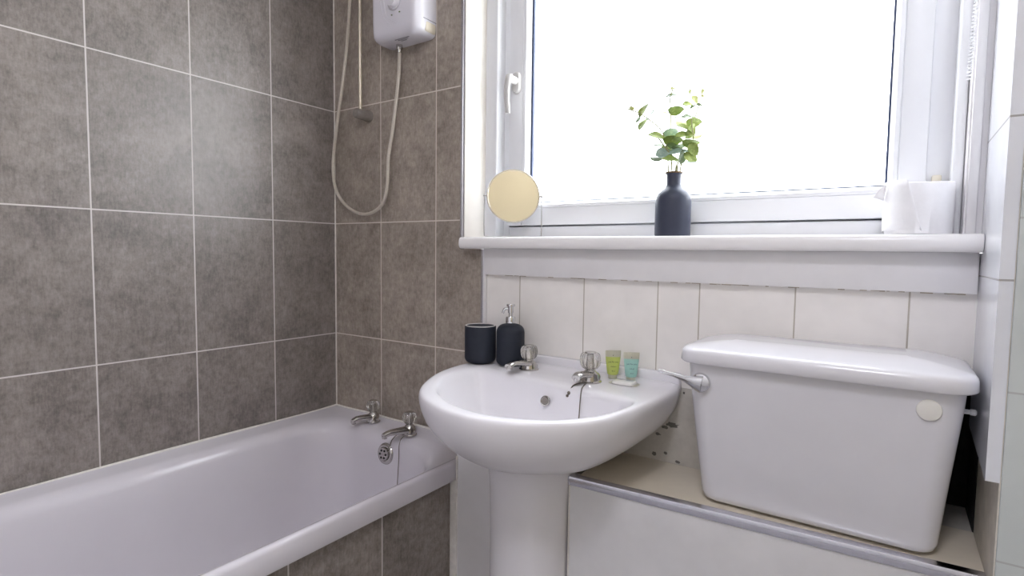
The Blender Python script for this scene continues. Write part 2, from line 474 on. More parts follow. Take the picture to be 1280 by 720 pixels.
for (x0, x1, z0, z1) in ((gx0+a, gx0+a+.008, gz0+a, gz1-a), (gx1-a-.006, gx1-a, gz0+a, gz1-a), (gx0+a, gx1-a, gz0+a, gz0+a+.0045), (gx0+a, gx1-a, gz1-a-.005, gz1-a)):
    box(bm, x0, x1, .107, .116, z0, z1)
obj('gasket', bm, M['gasket'], sash, label='dark glazing gasket', smooth=False)
obj('glass_pane', B(gx0+.01, gx1-.01, .116, .120, gz0+.01, gz1-.01), M['pane'], sash, smooth=False, label='obscured glass pane')
# handle
bm = bmesh.new()
hx, hz = .7335, 1.612
def stad(cx, cz, hw, hh, y, n=12):
    return [Vector((cx+hw*math.cos(t), y, cz+(hh-hw if math.sin(t) >= 0 else -(hh-hw))+hw*math.sin(t))) for t in [2*PI*i/(2*n) for i in range(2*n)]]
loft(bm, [stad(hx, hz, .0145, .031, .088), stad(hx, hz, .0145, .031, .081), stad(hx, hz, .0115, .028, .077)])
lathe(bm, [(.011, 0), (.011, .035), (.009, .038)], (hx, .079, hz+.004), 20, (0, -1, 0))
lev = catmull([(hx, .046, hz+.014), (hx, .040, hz), (hx-.001, .036, hz-.03), (hx-.001, .036, hz-.06), (hx, .040, hz-.098)], 6)
rings = []
for i, p in enumerate(lev):
    t = i/(len(lev)-1); wx = .0105-.002*t; wy = .008-.003*t
    rings.append([p+Vector((wx*math.cos(a_), wy*math.sin(a_), 0)) for a_ in [2*PI*k/16 for k in range(16)]])
loft(bm, rings)
hd = obj('window_handle', bm, simple('white_handle_metal', (206, 204, 203), .35, var=.02), sash)
# linings
bm = bmesh.new(); loft(bm, [[Vector((x, y, z)) for x, y in ((.6015, .004), (.604, .004), (.6375, .060), (.6375, .10), (.6015, .10))] for z in (1.14, zt)]); obj('reveal_board', bm, M['cream_board'], win, label='cream painted board at the left of the window')
bm = bmesh.new()
box(bm, .6365, .681, .060, .11, 1.14, zt, .004, 3); box(bm, 1.764, 1.783, .052, .11, 1.14, zt, .006, 3)
obj('lining', bm, M['upvc'], win)
bm = B(1.786, 1.801, .0, .012, 1.14, zt, .002); box(bm, 1.7835, 1.8115, .009, .10, 1.14, zt)
obj('side_board', bm, M['gloss'], win, label='white board at the right of the window')
bm = bmesh.new(); box(bm, 1.736, 1.752, .086, .1005, 1.19, 1.273, .003); obj('hinge', bm, M['cream_plastic'], sash, label='small cream hinge cover')
# window board with a rounded nose
bm = bmesh.new()
pr = [(.10, 1.119), (-.034, 1.119)]+[(-.034-.0115*math.sin(PI*i/8)**.8, 1.1185+.0335*(1-math.cos(PI*i/8))/2) for i in range(1, 8)]+[(-.034, 1.152), (.10, 1.152)]
loft(bm, [[Vector((x, y, z)) for y, z in pr] for x in (.622, 1.8095)])
obj('window_sill', bm, M['upvc_sill'], win, angle=50)
bm = B(.690, 1.8085, -.007, .008, 1.043, 1.119, .0015); obj('apron', bm, M['gloss'], win, label='white board fixed under the sill')
bm = bmesh.new()
random.seed(3)
for i in range(44):
    x = random.uniform(.75, 1.80); l = random.uniform(.003, .022)
    box(bm, x, min(x+l, 1.808), -.0078, -.005, 1.0424-random.uniform(0, .0009), 1.0433)
obj('dirt_line', bm, M['card'], win, smooth=False, label='dirty joint under the apron')

# blind cord
bm = bmesh.new(); 
cpts = catmull([(1.792, .012, 2.10), (1.784, .006, 1.75), (1.776, .0, 1.43)], 12)
bead_chain(bm, cpts, .0024, .0062)
cpts2 = catmull([(1.796, .004, 2.10), (1.788, -.001, 1.75), (1.7785, -.004, 1.43)], 12)
bead_chain(bm, cpts2, .0024, .0062)
bc = thing('blind_cord', 'white beaded blind cord hanging beside the right window frame', 'cord', (1.776, 0, 1.43))
obj('cord', bm, M['bead'], bc)

# ------------------------------------------------------------------ bath
bath = thing('bathtub', 'white bathtub with a grey tiled side panel along the tiled wall', 'bathtub', (.36, -.85, 0))
def rrect(x0, x1, y0, y1, rs, z, K=14, S=16):
    """rounded rectangle, constant point count; rs = radii at (x1,y1),(x0,y1),(x0,y0),(x1,y0)"""
    if not isinstance(rs, (list, tuple)): rs = [rs]*4
    out = []
    cs = [(x1-rs[0], y1-rs[0], 0, rs[0]), (x0+rs[1], y1-rs[1], PI/2, rs[1]), (x0+rs[2], y0+rs[2], PI, rs[2]), (x1-rs[3], y0+rs[3], 3*PI/2, rs[3])]
    arcs = []
    for cx, cy_, a0, r in cs:
        arcs.append([Vector((cx+r*math.cos(a0+PI/2*i/K), cy_+r*math.sin(a0+PI/2*i/K), z)) for i in range(K+1)])
    for i in range(4):
        out += arcs[i]
        p, q = arcs[i][-1], arcs[(i+1) % 4][0]
        out += [p.lerp(q, s/S) for s in range(1, S)]
    return out
bm = bmesh.new()
yb, yf = -.003, -1.70
L_ = lambda x0, x1, y0, y1, r, z: rrect(x0, x1, y0, y1, r, z)
rings = [L_(.03, .690, yf+.03, yb-.03, .01, .484),
         L_(.002, .7185, yf, yb, .008, .484),
         L_(.002, .7200, yf, yb, .008, .490),
         L_(.002, .7195, yf, yb, .008, .527),
         L_(.003, .7165, yf+.003, yb-.001, .008, .5345),
         L_(.006, .711, yf+.006, yb-.004, .008, .5365),
         L_(.010, .705, yf+.02, yb-.010, [.02, .02, .02, .02], .5355),
         L_(.030, .698, yf+.04, yb-.030, [.05, .04, .04, .05], .5320),
         L_(.062, .692, yf+.08, yb-.066, [.16, .09, .12, .14], .5300),
         L_(.084, .687, yf+.10, yb-.086, [.21, .12, .16, .19], .5255),
         L_(.097, .681, yf+.115, yb-.099, [.22, .13, .17, .20], .514),
         L_(.104, .676, yf+.125, yb-.107, [.22, .13, .18, .20], .498),
         L_(.110, .669, yf+.140, yb-.112, [.21, .13, .18, .20], .46),
         L_(.122, .654, yf+.20, yb-.122, [.20, .14, .19, .20], .36),
         L_(.140, .634, yf+.28, yb-.138, [.18, .14, .19, .18], .25),
         L_(.170, .604, yf+.36, yb-.170, [.15, .13, .18, .15], .185),
         L_(.215, .560, yf+.44, yb-.215, [.12, .11, .15, .12], .160),
         L_(.300, .470, yf+.60, yb-.320, [.06, .06, .06, .06], .155)]
loft(bm, rings, False, True)
tub = obj('tub', bm, M['acrylic_white'], bath, angle=60)
obj('bath_panel', B(.690, .7005, -1.69, -.146, .0, .486), M['tile_panel'], bath, smooth=False, label='grey tiled side panel')
bm = bmesh.new()
sealpts = [(.006, -1.6+.1*i, .535+.0012*math.sin(7*i)) for i in range(0, 16)]+[(.004, -.004, .536)]
tube(bm, sealpts, .0045, 8)
tube(bm, [(.006+.05*i, -.005, .5365+.001*math.sin(5*i)) for i in range(15)], .0045, 8)
obj('sealant', bm, M['mastic'], bath)
# overflow
bm = bmesh.new()
oc = Vector((.385, -.1135, .468)); on = Vector((0, -1, .12)).normalized()
lathe(bm, [(.0, -.004), (.033, -.004), (.034, 0), (.032, .004), (.027, .0065), (.0225, .006), (.0215, .004)], oc, 40, on)
lathe(bm, [(.0205, .003), (.0205, .009), (.019, .012), (.010, .0135), (0, .0138)], oc, 32, on)
ov = obj('overflow_grille', bm, M['chrome_dull'], bath, label='round chrome overflow grille')
bm = bmesh.new()
e1 = on.orthogonal().normalized(); e2 = on.cross(e1)
for i in range(6):
    a_ = 2*PI*i/6+.3
    lathe(bm, [(.0036, .0122), (.0036, .0142), (.003, .0145)], oc+(e1*math.cos(a_)+e2*math.sin(a_))*.0125, 12, on)
obj('hole', bm, M['rubber'], ov, label='dark overflow holes')

def tap(parent, base, d, name_label, length=.095, knob_r=.0215, rise=.012, drop=.006, h=.03, body_r=.021, knob_h=.036, mat='chrome_dull'):
    """pillar tap: foot, sweeping spout and clear fluted head"""
    base = Vector(base); d = Vector((d[0], d[1], 0)).normalized(); s = Vector((-d.y, d.x, 0)); up = Vector((0, 0, 1))
    bm = bmesh.new()
    lathe(bm, [(body_r*1.12, 0), (body_r*1.12, .003), (body_r, .005), (body_r*.93, h*.55), (body_r*.85, h*.85), (body_r*.62, h), (body_r*.5, h+.004)], base, 28)
    rings = []
    N = 10
    for i in range(N+1):
        t = i/N
        c = base-d*body_r*.5+d*(length+body_r*.5)*t+up*(h*.48+rise*math.sin(min(1, t*1.15)*PI/2)-(drop*max(0, (t-.75)/.25)**2))
        wd = body_r*(.86-.42*t); ht = h*(.40-.16*t)
        rings.append([c+s*(wd*math.copysign(abs(math.cos(a_))**.7, math.cos(a_)))+up*(ht*math.copysign(abs(math.sin(a_))**.8, math.sin(a_))) for a_ in [2*PI*k/16 for k in range(16)]])
    loft(bm, rings)
    tip = rings[-1]
    cc = sum((Vector(p) for p in tip), Vector())/len(tip)
    lathe(bm, [(.0075, -.004), (.008, -.012), (.0065, -.0125)], cc-d*.006+up*.004, 16)
    lathe(bm, [(body_r*.42, 0), (body_r*.42, .010)], base+up*h, 16)
    tp = obj('tap', bm, M[mat], parent, label=name_label)
    bm = bmesh.new()
    kb = base+up*(h+.006)
    kr = knob_r
    lathe(bm, [(kr*.50, 0), (kr*.74, knob_h*.08), (kr*.92, knob_h*.26), (kr*1.0, knob_h*.50), (kr*.98, knob_h*.72), (kr*.88, knob_h*.90), (kr*.68, knob_h*.98), (kr*.5, knob_h)], kb, 64, flute=(10, .045))
    obj('tap_head', bm, M['acrylic_clear'], tp, label='clear fluted acrylic head')
    bm = bmesh.new()
    lathe(bm, [(kr*.34, .002), (kr*.40, knob_h*.35), (kr*.28, knob_h*.62), (kr*.30, knob_h*.8)], kb, 16)
    lathe(bm, [(kr*.55, knob_h*.985), (kr*.60, knob_h*1.0), (kr*.55, knob_h*1.04), (0, knob_h*1.05)], kb, 24)
    obj('tap_core', bm, M['chrome_dull'], tp)
    return tp
tap(bath, (.258, -.052, .5325), (-.22, -.95), 'left bath tap', length=.078, h=.030, rise=.006)
tap(bath, (.452, -.076, .5325), (-.22, -.95), 'right bath tap', length=.094, h=.030, rise=.006)
bm = bmesh.new()
tube(bm, catmull([(.442, -.079, .540), (.430, -.105, .537), (.418, -.118, .520), (.412, -.122, .50), (.392, -.122, .475)], 8), .0013, 6)
tube(bm, catmull([(.455, -.085, .537), (.456, -.112, .533), (.460, -.128, .515), (.464, -.134, .47), (.470, -.150, .36), (.47, -.165, .25), (.44, -.22, .172), (.40, -.30, .168)], 8), .0013, 6)
obj('plug_chain', bm, M['chain'], bath)

# ------------------------------------------------------------------ boxed-in pipework
bx = thing('pipe_boxing', 'plain white boxed-in panel between the bath and the basin pedestal', 'boxing', (.9, -.08, 0))
obj('front_panel', B(.722, 1.092, -.166, -.150, 0, .585, .001), M['gloss'], bx)
obj('side_panel', B(.7225, .732, -.150, .007, 0, .535), M['gloss'], bx, smooth=False)
bm = B(.7010, .7255, -.1715, -.150, 0, .4832, .003); box(bm, .7208, .7265, -.1705, -.1605, .4832, .552, .0025); obj('sealant', bm, M['mastic'], bx)
bx2 = thing('pipe_boxing', 'white tiled boxing with a cream ledge under the cistern', 'boxing', (1.45, -.1, 0))
def prism(pts, z0, z1):
    bm = bmesh.new(); loft(bm, [[Vector((x, y, z0)) for x, y in pts], [Vector((x, y, z1)) for x, y in pts]]); return bm
FY = lambda x: -.213+(x-1.10)*.055
obj('front_panel', prism([(1.098, FY(1.098)), (1.826, FY(1.826)), (1.826, FY(1.826)+.012), (1.098, FY(1.098)+.012)], 0, .591), M['boxing'], bx2, smooth=False)
obj('ledge', prism([(1.110, FY(1.11)+.010), (1.8265, FY(1.8265)+.010), (1.8265, .007), (1.110, .007)], .580, .600), M['ledge'], bx2, smooth=False)
obj('end_panel', prism([(1.098, FY(1.1)+.013), (1.108, FY(1.1)+.013), (1.108, .007), (1.098, .007)], 0, .585), M['gloss'], bx2, smooth=False)
bm = bmesh.new()
rings = []
for x in (1.094, 1.8262):
    y = FY(x)
    rings.append([Vector((x, y+a_, b_)) for a_, b_ in ((.002, .583), (-.003, .583), (-.0042, .588), (-.0045, .598), (-.003, .6025), (.001, .6035), (.014, .6035), (.014, .6015), (.002, .6008))])
loft(bm, rings)
obj('edge_strip', bm, M['alu'], bx2, label='polished metal edge strip', angle=30)
obj('joint', B(1.0945, 1.0985, FY(1.1)-.001, FY(1.1)+.003, 0, .585), M['mastic'], bx2, smooth=False)

# ------------------------------------------------------------------ wash basin
basin = thing('washbasin', 'white pedestal washbasin under the window board', 'washbasin', (1.0, -.2, 0))
OUT = [(.716, -.006), (.710, -.011), (.708, -.024), (.706, -.06), (.708, -.13), (.716, -.20), (.736, -.27), (.776, -.352), (.815, -.41), (.867, -.457), (.946, -.497), (1.032, -.513), (1.092, -.505), (1.139, -.483), (1.185, -.453), (1.225, -.411), (1.252, -.357), (1.269, -.275), (1.277, -.19), (1.281, -.11), (1.282, -.055), (1.281, -.024), (1.279, -.011), (1.272, -.006), (1.25, -.004), (1.1, -.004), (.9, -.004), (.74, -.004)]
INN = [(.775, -.152), (.768, -.20), (.778, -.275), (.815, -.345), (.86, -.397), (.905, -.428), (.96, -.455), (1.045, -.471), (1.112, -.459), (1.172, -.430), (1.21, -.383), (1.237, -.332), (1.249, -.275), (1.247, -.225), (1.225, -.206), (1.181, -.198), (1.12, -.186), (1.046, -.174), (.95, -.160), (.86, -.150), (.80, -.146)]
C0 = Vector((1.0, -.27, 0))
def polar(pts, N=144, smooth_it=0):
    P = catmull([(x, y, 0) for x, y in pts], 6, True)
    out = []
    for i in range(N):
        a_ = 2*PI*i/N
        dx, dy = math.cos(a_), math.sin(a_); best = 0
        for p, q in zip(P, P[1:]+P[:1]):
            px, py, qx, qy = p.x-C0.x, p.y-C0.y, q.x-C0.x, q.y-C0.y
            den = dx*(qy-py)-dy*(qx-px)
            if abs(den) < 1e-12: continue
            t = (px*(qy-py)-py*(qx-px))/den
            s = (px*dy-py*dx)/den
            if t > 0 and -1e-6 <= s <= 1+1e-6: best = max(best, t)
        out.append(best)
    for _ in range(smooth_it): out = [(out[i-1]+2*out[i]+out[(i+1) % N])/4 for i in range(N)]
    return [Vector((C0.x+r*math.cos(2*PI*i/N), C0.y+r*math.sin(2*PI*i/N), 0)) for i, r in enumerate(out)]
NO = 144
PO = polar([(x, min(y, -.004)) for x, y in OUT], NO); PI_ = polar(INN, NO, 2)
def ring_in(s, z, cx=1.0, cy_=-.30):
    c = Vector((cx, cy_, 0)); return [c+(p-c)*s+Vector((0, 0, z)) for p in PI_]
def deck(y): return .011*max(0, min(1, (y+.042)/.036))          # the tap deck rises towards the wall
def ring_mix(t, z):
    out = []
    for a_, b_ in zip(PI_, PO):
        p = a_.lerp(b_, t); out.append(p+Vector((0, 0, z+deck(p.y))))
    return out
def ring_out(s, z, cx=1.0, cy_=-.17, blend=0):
    """outer shell shrinking towards the pedestal's head"""
    c = Vector((cx, cy_, 0)); out = []
    for i, p in enumerate(PO):
        q = c+(p-c)*s
        if blend:
            a_ = math.atan2(p.y-c.y, p.x-c.x)
            e = Vector((c.x+.105*math.cos(a_), -.20+.105*math.sin(a_), 0)); q = q.lerp(e, blend)
        q.y = min(q.y, -.004)
        out.append(q+Vector((0, 0, z)))
    return out
bm = bmesh.new()
rings = [ring_in(.05, .652), ring_in(.30, .654), ring_in(.52, .660), ring_in(.68, .674), ring_in(.80, .698), ring_in(.88, .727), ring_in(.94, .760), ring_in(.975, .782), ring_in(.993, .792),
         ring_mix(.06, .7975), ring_mix(.16, .8000), ring_mix(.35, .8010), ring_mix(.6, .8012), ring_mix(.80, .8006), ring_mix(.92, .7985), ring_mix(.98, .794), ring_mix(1.0, .787),
         ring_out(.997, .778), ring_out(.985, .762), ring_out(.955, .738), ring_out(.91, .716), ring_out(.845, .694), ring_out(.75, .671), ring_out(.63, .650, blend=.15), ring_out(.53, .636, blend=.35), ring_out(.46, .627, blend=.7), ring_out(.42, .618, blend=1)]
loft(bm, rings, True, True)
up = bmesh.new(); box(up, .712, 1.277, -.016, .007, .780, .826, .005, 3); join(bm, up)
bowl = obj('bowl', bm, M['ceramic'], basin, angle=70)
# pedestal
bm = bmesh.new()
def ped(rx, ry, z, yb_=-.168, cy_=-.20):
    n = 48; out = []
    for i in range(n):
        a_ = 2*PI*i/n
        out.append(Vector((.990+rx*math.copysign(abs(math.cos(a_))**.9, math.cos(a_)), min(cy_+ry*math.sin(a_), yb_), z)))
    return out
loft(bm, [ped(.106, .112, 0), ped(.106, .112, .02), ped(.104, .108, .06), ped(.0995, .105, .16), ped(.0995, .104, .45), ped(.102, .106, .56), ped(.106, .110, .610), ped(.110, .114, .622)])
obj('pedestal', bm, M['ceramic'], basin, angle=60)
# overflow hole
bm = bmesh.new()
lathe(bm, [(.0, -.002), (.0125, -.002), (.0130, .001), (.0118, .0028), (.0098, .003), (.0085, .0016), (0, .001)], (1.012, -.1855, .756), 28, (0, -1, .35))
ovb = obj('overflow_ring', bm, M['chrome_dull'], basin, label='small chrome overflow insert')
bm = bmesh.new(); lathe(bm, [(.0082, .0012), (.0082, .0024), (.0, .0026)], (1.012, -.1855, .756), 24, (0, -1, .35))
obj('hole', bm, M['dark_knob'], ovb)
tap(basin, (.900, -.085, .8005), (-.10, -.99), 'left basin tap', length=.086, h=.022, rise=.016, knob_r=.0225, knob_h=.036, body_r=.0235, mat='chrome_dull')
tap(basin, (1.092, -.112, .8005), (-.12, -.98), 'right basin tap', length=.060, h=.025, rise=.012, knob_r=.0250, knob_h=.040, body_r=.0255, mat='chrome_dull')
bm = bmesh.new()
tube(bm, catmull([(1.094, -.132, .8020), (1.100, -.158, .8015), (1.108, -.186, .799), (1.115, -.205, .780), (1.121, -.222, .74), (1.13, -.245, .700), (1.115, -.29, .668), (1.06, -.31, .660)], 8), .0013, 6)
obj('plug_chain', bm, M['chain'], basin)
bm = bmesh.new()
tube(bm, catmull([(1.084, -.130, .8022), (1.081, -.150, .8020), (1.076, -.168, .7985), (1.073, -.177, .788)], 8), .0016, 6)
ball(bm, (1.0725, -.1795, .7835), .0048, 10); ball(bm, (1.070, -.1835, .7775), .0036, 8)
obj('chain_end', bm, M['chain'], basin, label='loose end of the plug chain with a metal bead')

# ------------------------------------------------------------------ cistern
cis = thing('toilet_cistern', 'white toilet cistern standing on the ledge below the window', 'cistern', (1.565, -.1, .6))
bm = bmesh.new()
def cring(x0, x1, y0, z, r):
    return rrect(x0, x1, y0, -.004, [.015, .015, r, r], z, 10, 6)
loft(bm, [cring(1.384, 1.752, -.150, .6035, .028), cring(1.374, 1.762, -.160, .609, .032), cring(1.370, 1.766, -.164, .62, .034),
          cring(1.357, 1.777, -.182, .75, .035), cring(1.347, 1.787, -.196, .86, .036), cring(1.344, 1.790, -.199, .905, .036)])
obj('tank', bm, M['cistern'], cis, angle=60)
bm = bmesh.new()
def lring(g, z): return rrect(1.329+g, 1.804-g, -.217+g, -.002-g*.3, [max(.02-g*.3, .006), max(.02-g*.3, .006), .052-g*.55, .052-g*.55], z, 12, 8)
loft(bm, [lring(.012, .8945), lring(.003, .8945), lring(.0, .8975), lring(.001, .914), lring(.0025, .9185), lring(.006, .9222), lring(.012, .9248), lring(.024, .9275), lring(.045, .9315), lring(.070, .9355), lring(.095, .9375)])
obj('lid', bm, M['cistern'], cis, angle=60)
# flush lever
bm = bmesh.new()
pv = Vector((1.377, -.1965, .856))
lathe(bm, [(.019, -.002), (.0195, .003), (.0175, .0065), (.012, .0085), (0, .009)], pv, 32, (0, -1, 0))
pts = [pv+Vector((.004, -.011, -.002)), pv+Vector((-.010, -.013, .001)), pv+Vector((-.028, -.013, .0055)), pv+Vector((-.050, -.012, .010)), pv+Vector((-.072, -.012, .0135)), pv+Vector((-.083, -.012, .0155))]
rings = []
for i, p in enumerate(pts):
    t = i/5; hh = (.017, .0125, .0062, .0042, .0042, .0038)[i]; th = (.0055, .0055, .0045, .004, .0038, .003)[i]
    rings.append([p+Vector((.15*hh*math.sin(a_), th*math.cos(a_), hh*math.sin(a_))) for a_ in [2*PI*k/16 for k in range(16)]])
loft(bm, rings)
obj('flush_lever', bm, M['chrome'], cis, label='chrome flush lever')
bm = bmesh.new(); lathe(bm, [(.0172, -.003), (.0175, .002), (.0165, .0035), (.010, .0048), (0, .005)], (1.7395, -.197, .863), 36, (0, -1, -.1))
obj('blanking_cap', bm, simple('white_plastic_cap', (236, 234, 228), .35, var=.01), cis, label='round white plastic cap')
bm = bmesh.new(); lathe(bm, [(.004, -.004), (.004, .012), (.0052, .013), (.0052, .019), (.003, .021)], (1.786, -.120, .852), 16, (1, 0, 0))
obj('inlet_stub', bm, M['bead'], cis)

# ------------------------------------------------------------------ electric shower
sh = thing('electric_shower', 'white electric shower unit on the grey tiles with a looping hose', 'shower', (.39, 0, 1.75))
bm = bmesh.new()
SZ = 1.775
def sring(g, z, y0):
    return rrect(.283+g, .492-g, y0, 0, [.006, .006, .030, .030], z, 10, 8)
loft(bm, [sring(.022, SZ-.012, -.062), sring(.012, SZ-.0105, -.071), sring(.005, SZ-.005, -.078), sring(.0015, SZ+.004, -.083), sring(.0, SZ+.018, -.085), sring(0, SZ+.05, -.0865), sring(0, 2.03, -.088), sring(.004, 2.055, -.083), sring(.02, 2.066, -.064)])
cas = obj('casing', bm, M['shower'], sh, angle=60)
bm = bmesh.new()
for k, (x0, b0) in enumerate(((.338, .028), (.352, .040))):
    pts = catmull([(x0, -.0875, 2.0), (x0-.002, -.0875, 1.90), (x0+.003, -.0873, 1.855), (x0+.014, -.087, 1.825), (x0+b0+.012, -.0868, 1.800)], 8)
    tube(bm, pts, .0013, 6)
obj('moulded_curve', bm, M['shower'], cas)
bm = bmesh.new()
lathe(bm, [(.024, 0), (.0245, .004), (.022, .007), (.020, .0065), (.018, .014), (.016, .018), (0, .0185)], (.398, -.0868, 1.862), 40, (0, -1, 0))
obj('control_dial', bm, M['shower'], cas)
bm = bmesh.new()
box(bm, .3845, .3885, -.0885, -.0865, 1.8250, 1.8275); obj('mark', bm, M['ink_dark'], cas, smooth=False)
bm = B(.4175, .4225, -.0885, -.0865, 1.8270, 1.8300); obj('mark', bm, M['ink_dark'], cas, smooth=False)
bm = bmesh.new()
for i in range(3): box(bm, .372+.006*i, .432-.012*i, -.062+.0075*i, -.0575+.0075*i, SZ-.0126, SZ-.0118)
obj('rating_label', bm, M['ink'], cas, smooth=False)
bm = B(.4915, .4932, -.060, -.004, 1.805, 1.8062); obj('seam', bm, M['ink'], cas, smooth=False)
bm = bmesh.new(); box(bm, .470, .4935, -.052, -.002, SZ-.004, SZ+.028, .008, 3); obj('side_cap', bm, M['cream_plastic'], cas, label='yellowed end cap')
bm = bmesh.new(); lathe(bm, [(.0095, .012), (.0100, .0), (.0105, -.006), (.0095, -.016), (.0075, -.017), (.0065, -.026)], (.354, -.024, SZ-.010), 24)
obj('hose_nut', bm, M['chrome_dull'], sh)
hp = catmull([(.354, -.024, SZ-.030), (.353, -.025, 1.68), (.344, -.027, 1.60), (.326, -.029, 1.49), (.312, -.031, 1.42), (.307, -.030, 1.37), (.303, -.030, 1.315), (.283, -.029, 1.268), (.245, -.029, 1.242), (.196, -.029, 1.232), (.140, -.030, 1.243), (.085, -.031, 1.275), (.048, -.033, 1.320), (.036, -.035, 1.375), (.042, -.037, 1.45), (.072, -.041, 1.575), (.108, -.046, 1.70), (.135, -.050, 1.82), (.158, -.056, 1.97), (.170, -.066, 2.10)], 10)
bm = bmesh.new(); 
# resample finely for the ribbed sheath
res = []; acc = 0; step = .0032
for a_, b_ in zip(hp, hp[1:]):
    L = (b_-a_).length; t = acc
    while t < L: res.append(a_.lerp(b_, t/L)); t += step
    acc = t-L
tube(bm, res, .0056, 8, ridge=.05)
obj('shower_hose', bm, M['hose'], sh)
bm = bmesh.new()
lathe(bm, [(.012, 0), (.013, .02), (.012, .05), (.010, .10)], (.170, -.066, 2.09), 20, (.05, -.25, 1))
lathe(bm, [(.018, 0), (.040, .012), (.042, .022), (.0, .024)], (.176, -.098, 2.215), 28, (0, -.75, -.65))
obj('shower_head', bm, M['hose'], sh)
rail = thing('shower_rail', 'slim cream shower riser rail fixed to the tiled corner', 'rail', (.186, -.04, 1.55))
bm = bmesh.new(); tube(bm, [(.186, -.040, 1.558), (.186, -.040, 1.8), (.186, -.040, 2.26)], .0055, 14); obj('rod', bm, M['rail'], rail)
for z in (1.565, 2.25):
    bm = bmesh.new(); lathe(bm, [(.019, 0), (.019, .012), (.0175, .018), (.0165, .042), (.0155, .058), (.0125, .062)], (.186, -.0005, z), 28, (0, -1, 0))
    obj('bracket', bm, M['dark_knob'], rail, label='smoked grey end bracket')
# holder carrying the hand shower at the top of the rail
bm = bmesh.new(); box(bm, .162, .200, -.072, -.028, 2.075, 2.105, .006, 2); obj('head_holder', bm, M['dark_knob'], rail)

# ------------------------------------------------------------------ things on the basin
DZ = .8022
cup = thing('tumbler', 'dark matt tumbler with a pale rim at the basin corner', 'tumbler', (.744, -.094, DZ))
cx, cyy = .744, -.094
bm = bmesh.new()
R = .0435; H = .104
prof = [(0, 0), (R-.016, 0)]+[(R-.016+.016*math.sin(PI/2*i/6), .016-.016*math.cos(PI/2*i/6)) for i in range(1, 7)]+[(R, H-.003), (R-.001, H-.0008)]
lathe(bm, prof+[(R-.0012, H-.0008), (R-.004, H-.0008)], (cx, cyy, DZ), 48)
obj('body', bm, M['navy'], cup)
bm = bmesh.new()
lathe(bm, [(R-.0010, H-.0012), (R-.0012, H+.0003), (R-.0042, H+.0006), (R-.0055, H-.001), (R-.006, .02), (R-.012, .008), (0, .007)], (cx, cyy, DZ), 48)
obj('liner', bm, M['cup_in'], cup, label='pale glazed inside and rim')

sd = thing('soap_dispenser', 'dark matt soap dispenser with a chrome pump beside the tumbler', 'soap dispenser', (.829, -.070, DZ))
cx, cyy = .829, -.070
bm = bmesh.new(); R = .0385; H = .112
prof = [(0, 0), (R-.014, 0)]+[(R-.014+.014*math.sin(PI/2*i/6), .014-.014*math.cos(PI/2*i/6)) for i in range(1, 7)]+[(R, H-.022)]+[(R-.022+.022*math.cos(PI/2*i/7), H-.022+.022*math.sin(PI/2*i/7)) for i in range(1, 8)]+[(.012, H+.001), (.012, H-.002)]
lathe(bm, prof, (cx, cyy, DZ), 48); obj('bottle', bm, M['navy'], sd)
bm = bmesh.new(); lathe(bm, [(.0125, H-.002), (.0135, H), (.0135, H+.017), (.0122, H+.020), (.006, H+.0205)], (cx, cyy, DZ), 32)
col_ = obj('collar', bm, M['chrome'], sd)
bm = bmesh.new()
lathe(bm, [(.0055, H+.018), (.0055, H+.030), (.0078, H+.031), (.0082, H+.047), (.0115, H+.0485), (.0118, H+.0525), (.0105, H+.0545), (0, H+.055)], (cx, cyy, DZ), 28)
sdv = Vector((-.78, -.45, 0)).normalized(); c0 = Vector((cx, cyy, DZ+H+.041))
tube(bm, catmull([c0, c0+sdv*.010+Vector((0, 0, .001)), c0+sdv*.018-Vector((0, 0, .002)), c0+sdv*.0215-Vector((0, 0, .012))], 6), lambda t: .0045-.0012*t, 12)
obj('pump', bm, M['chrome'], sd)

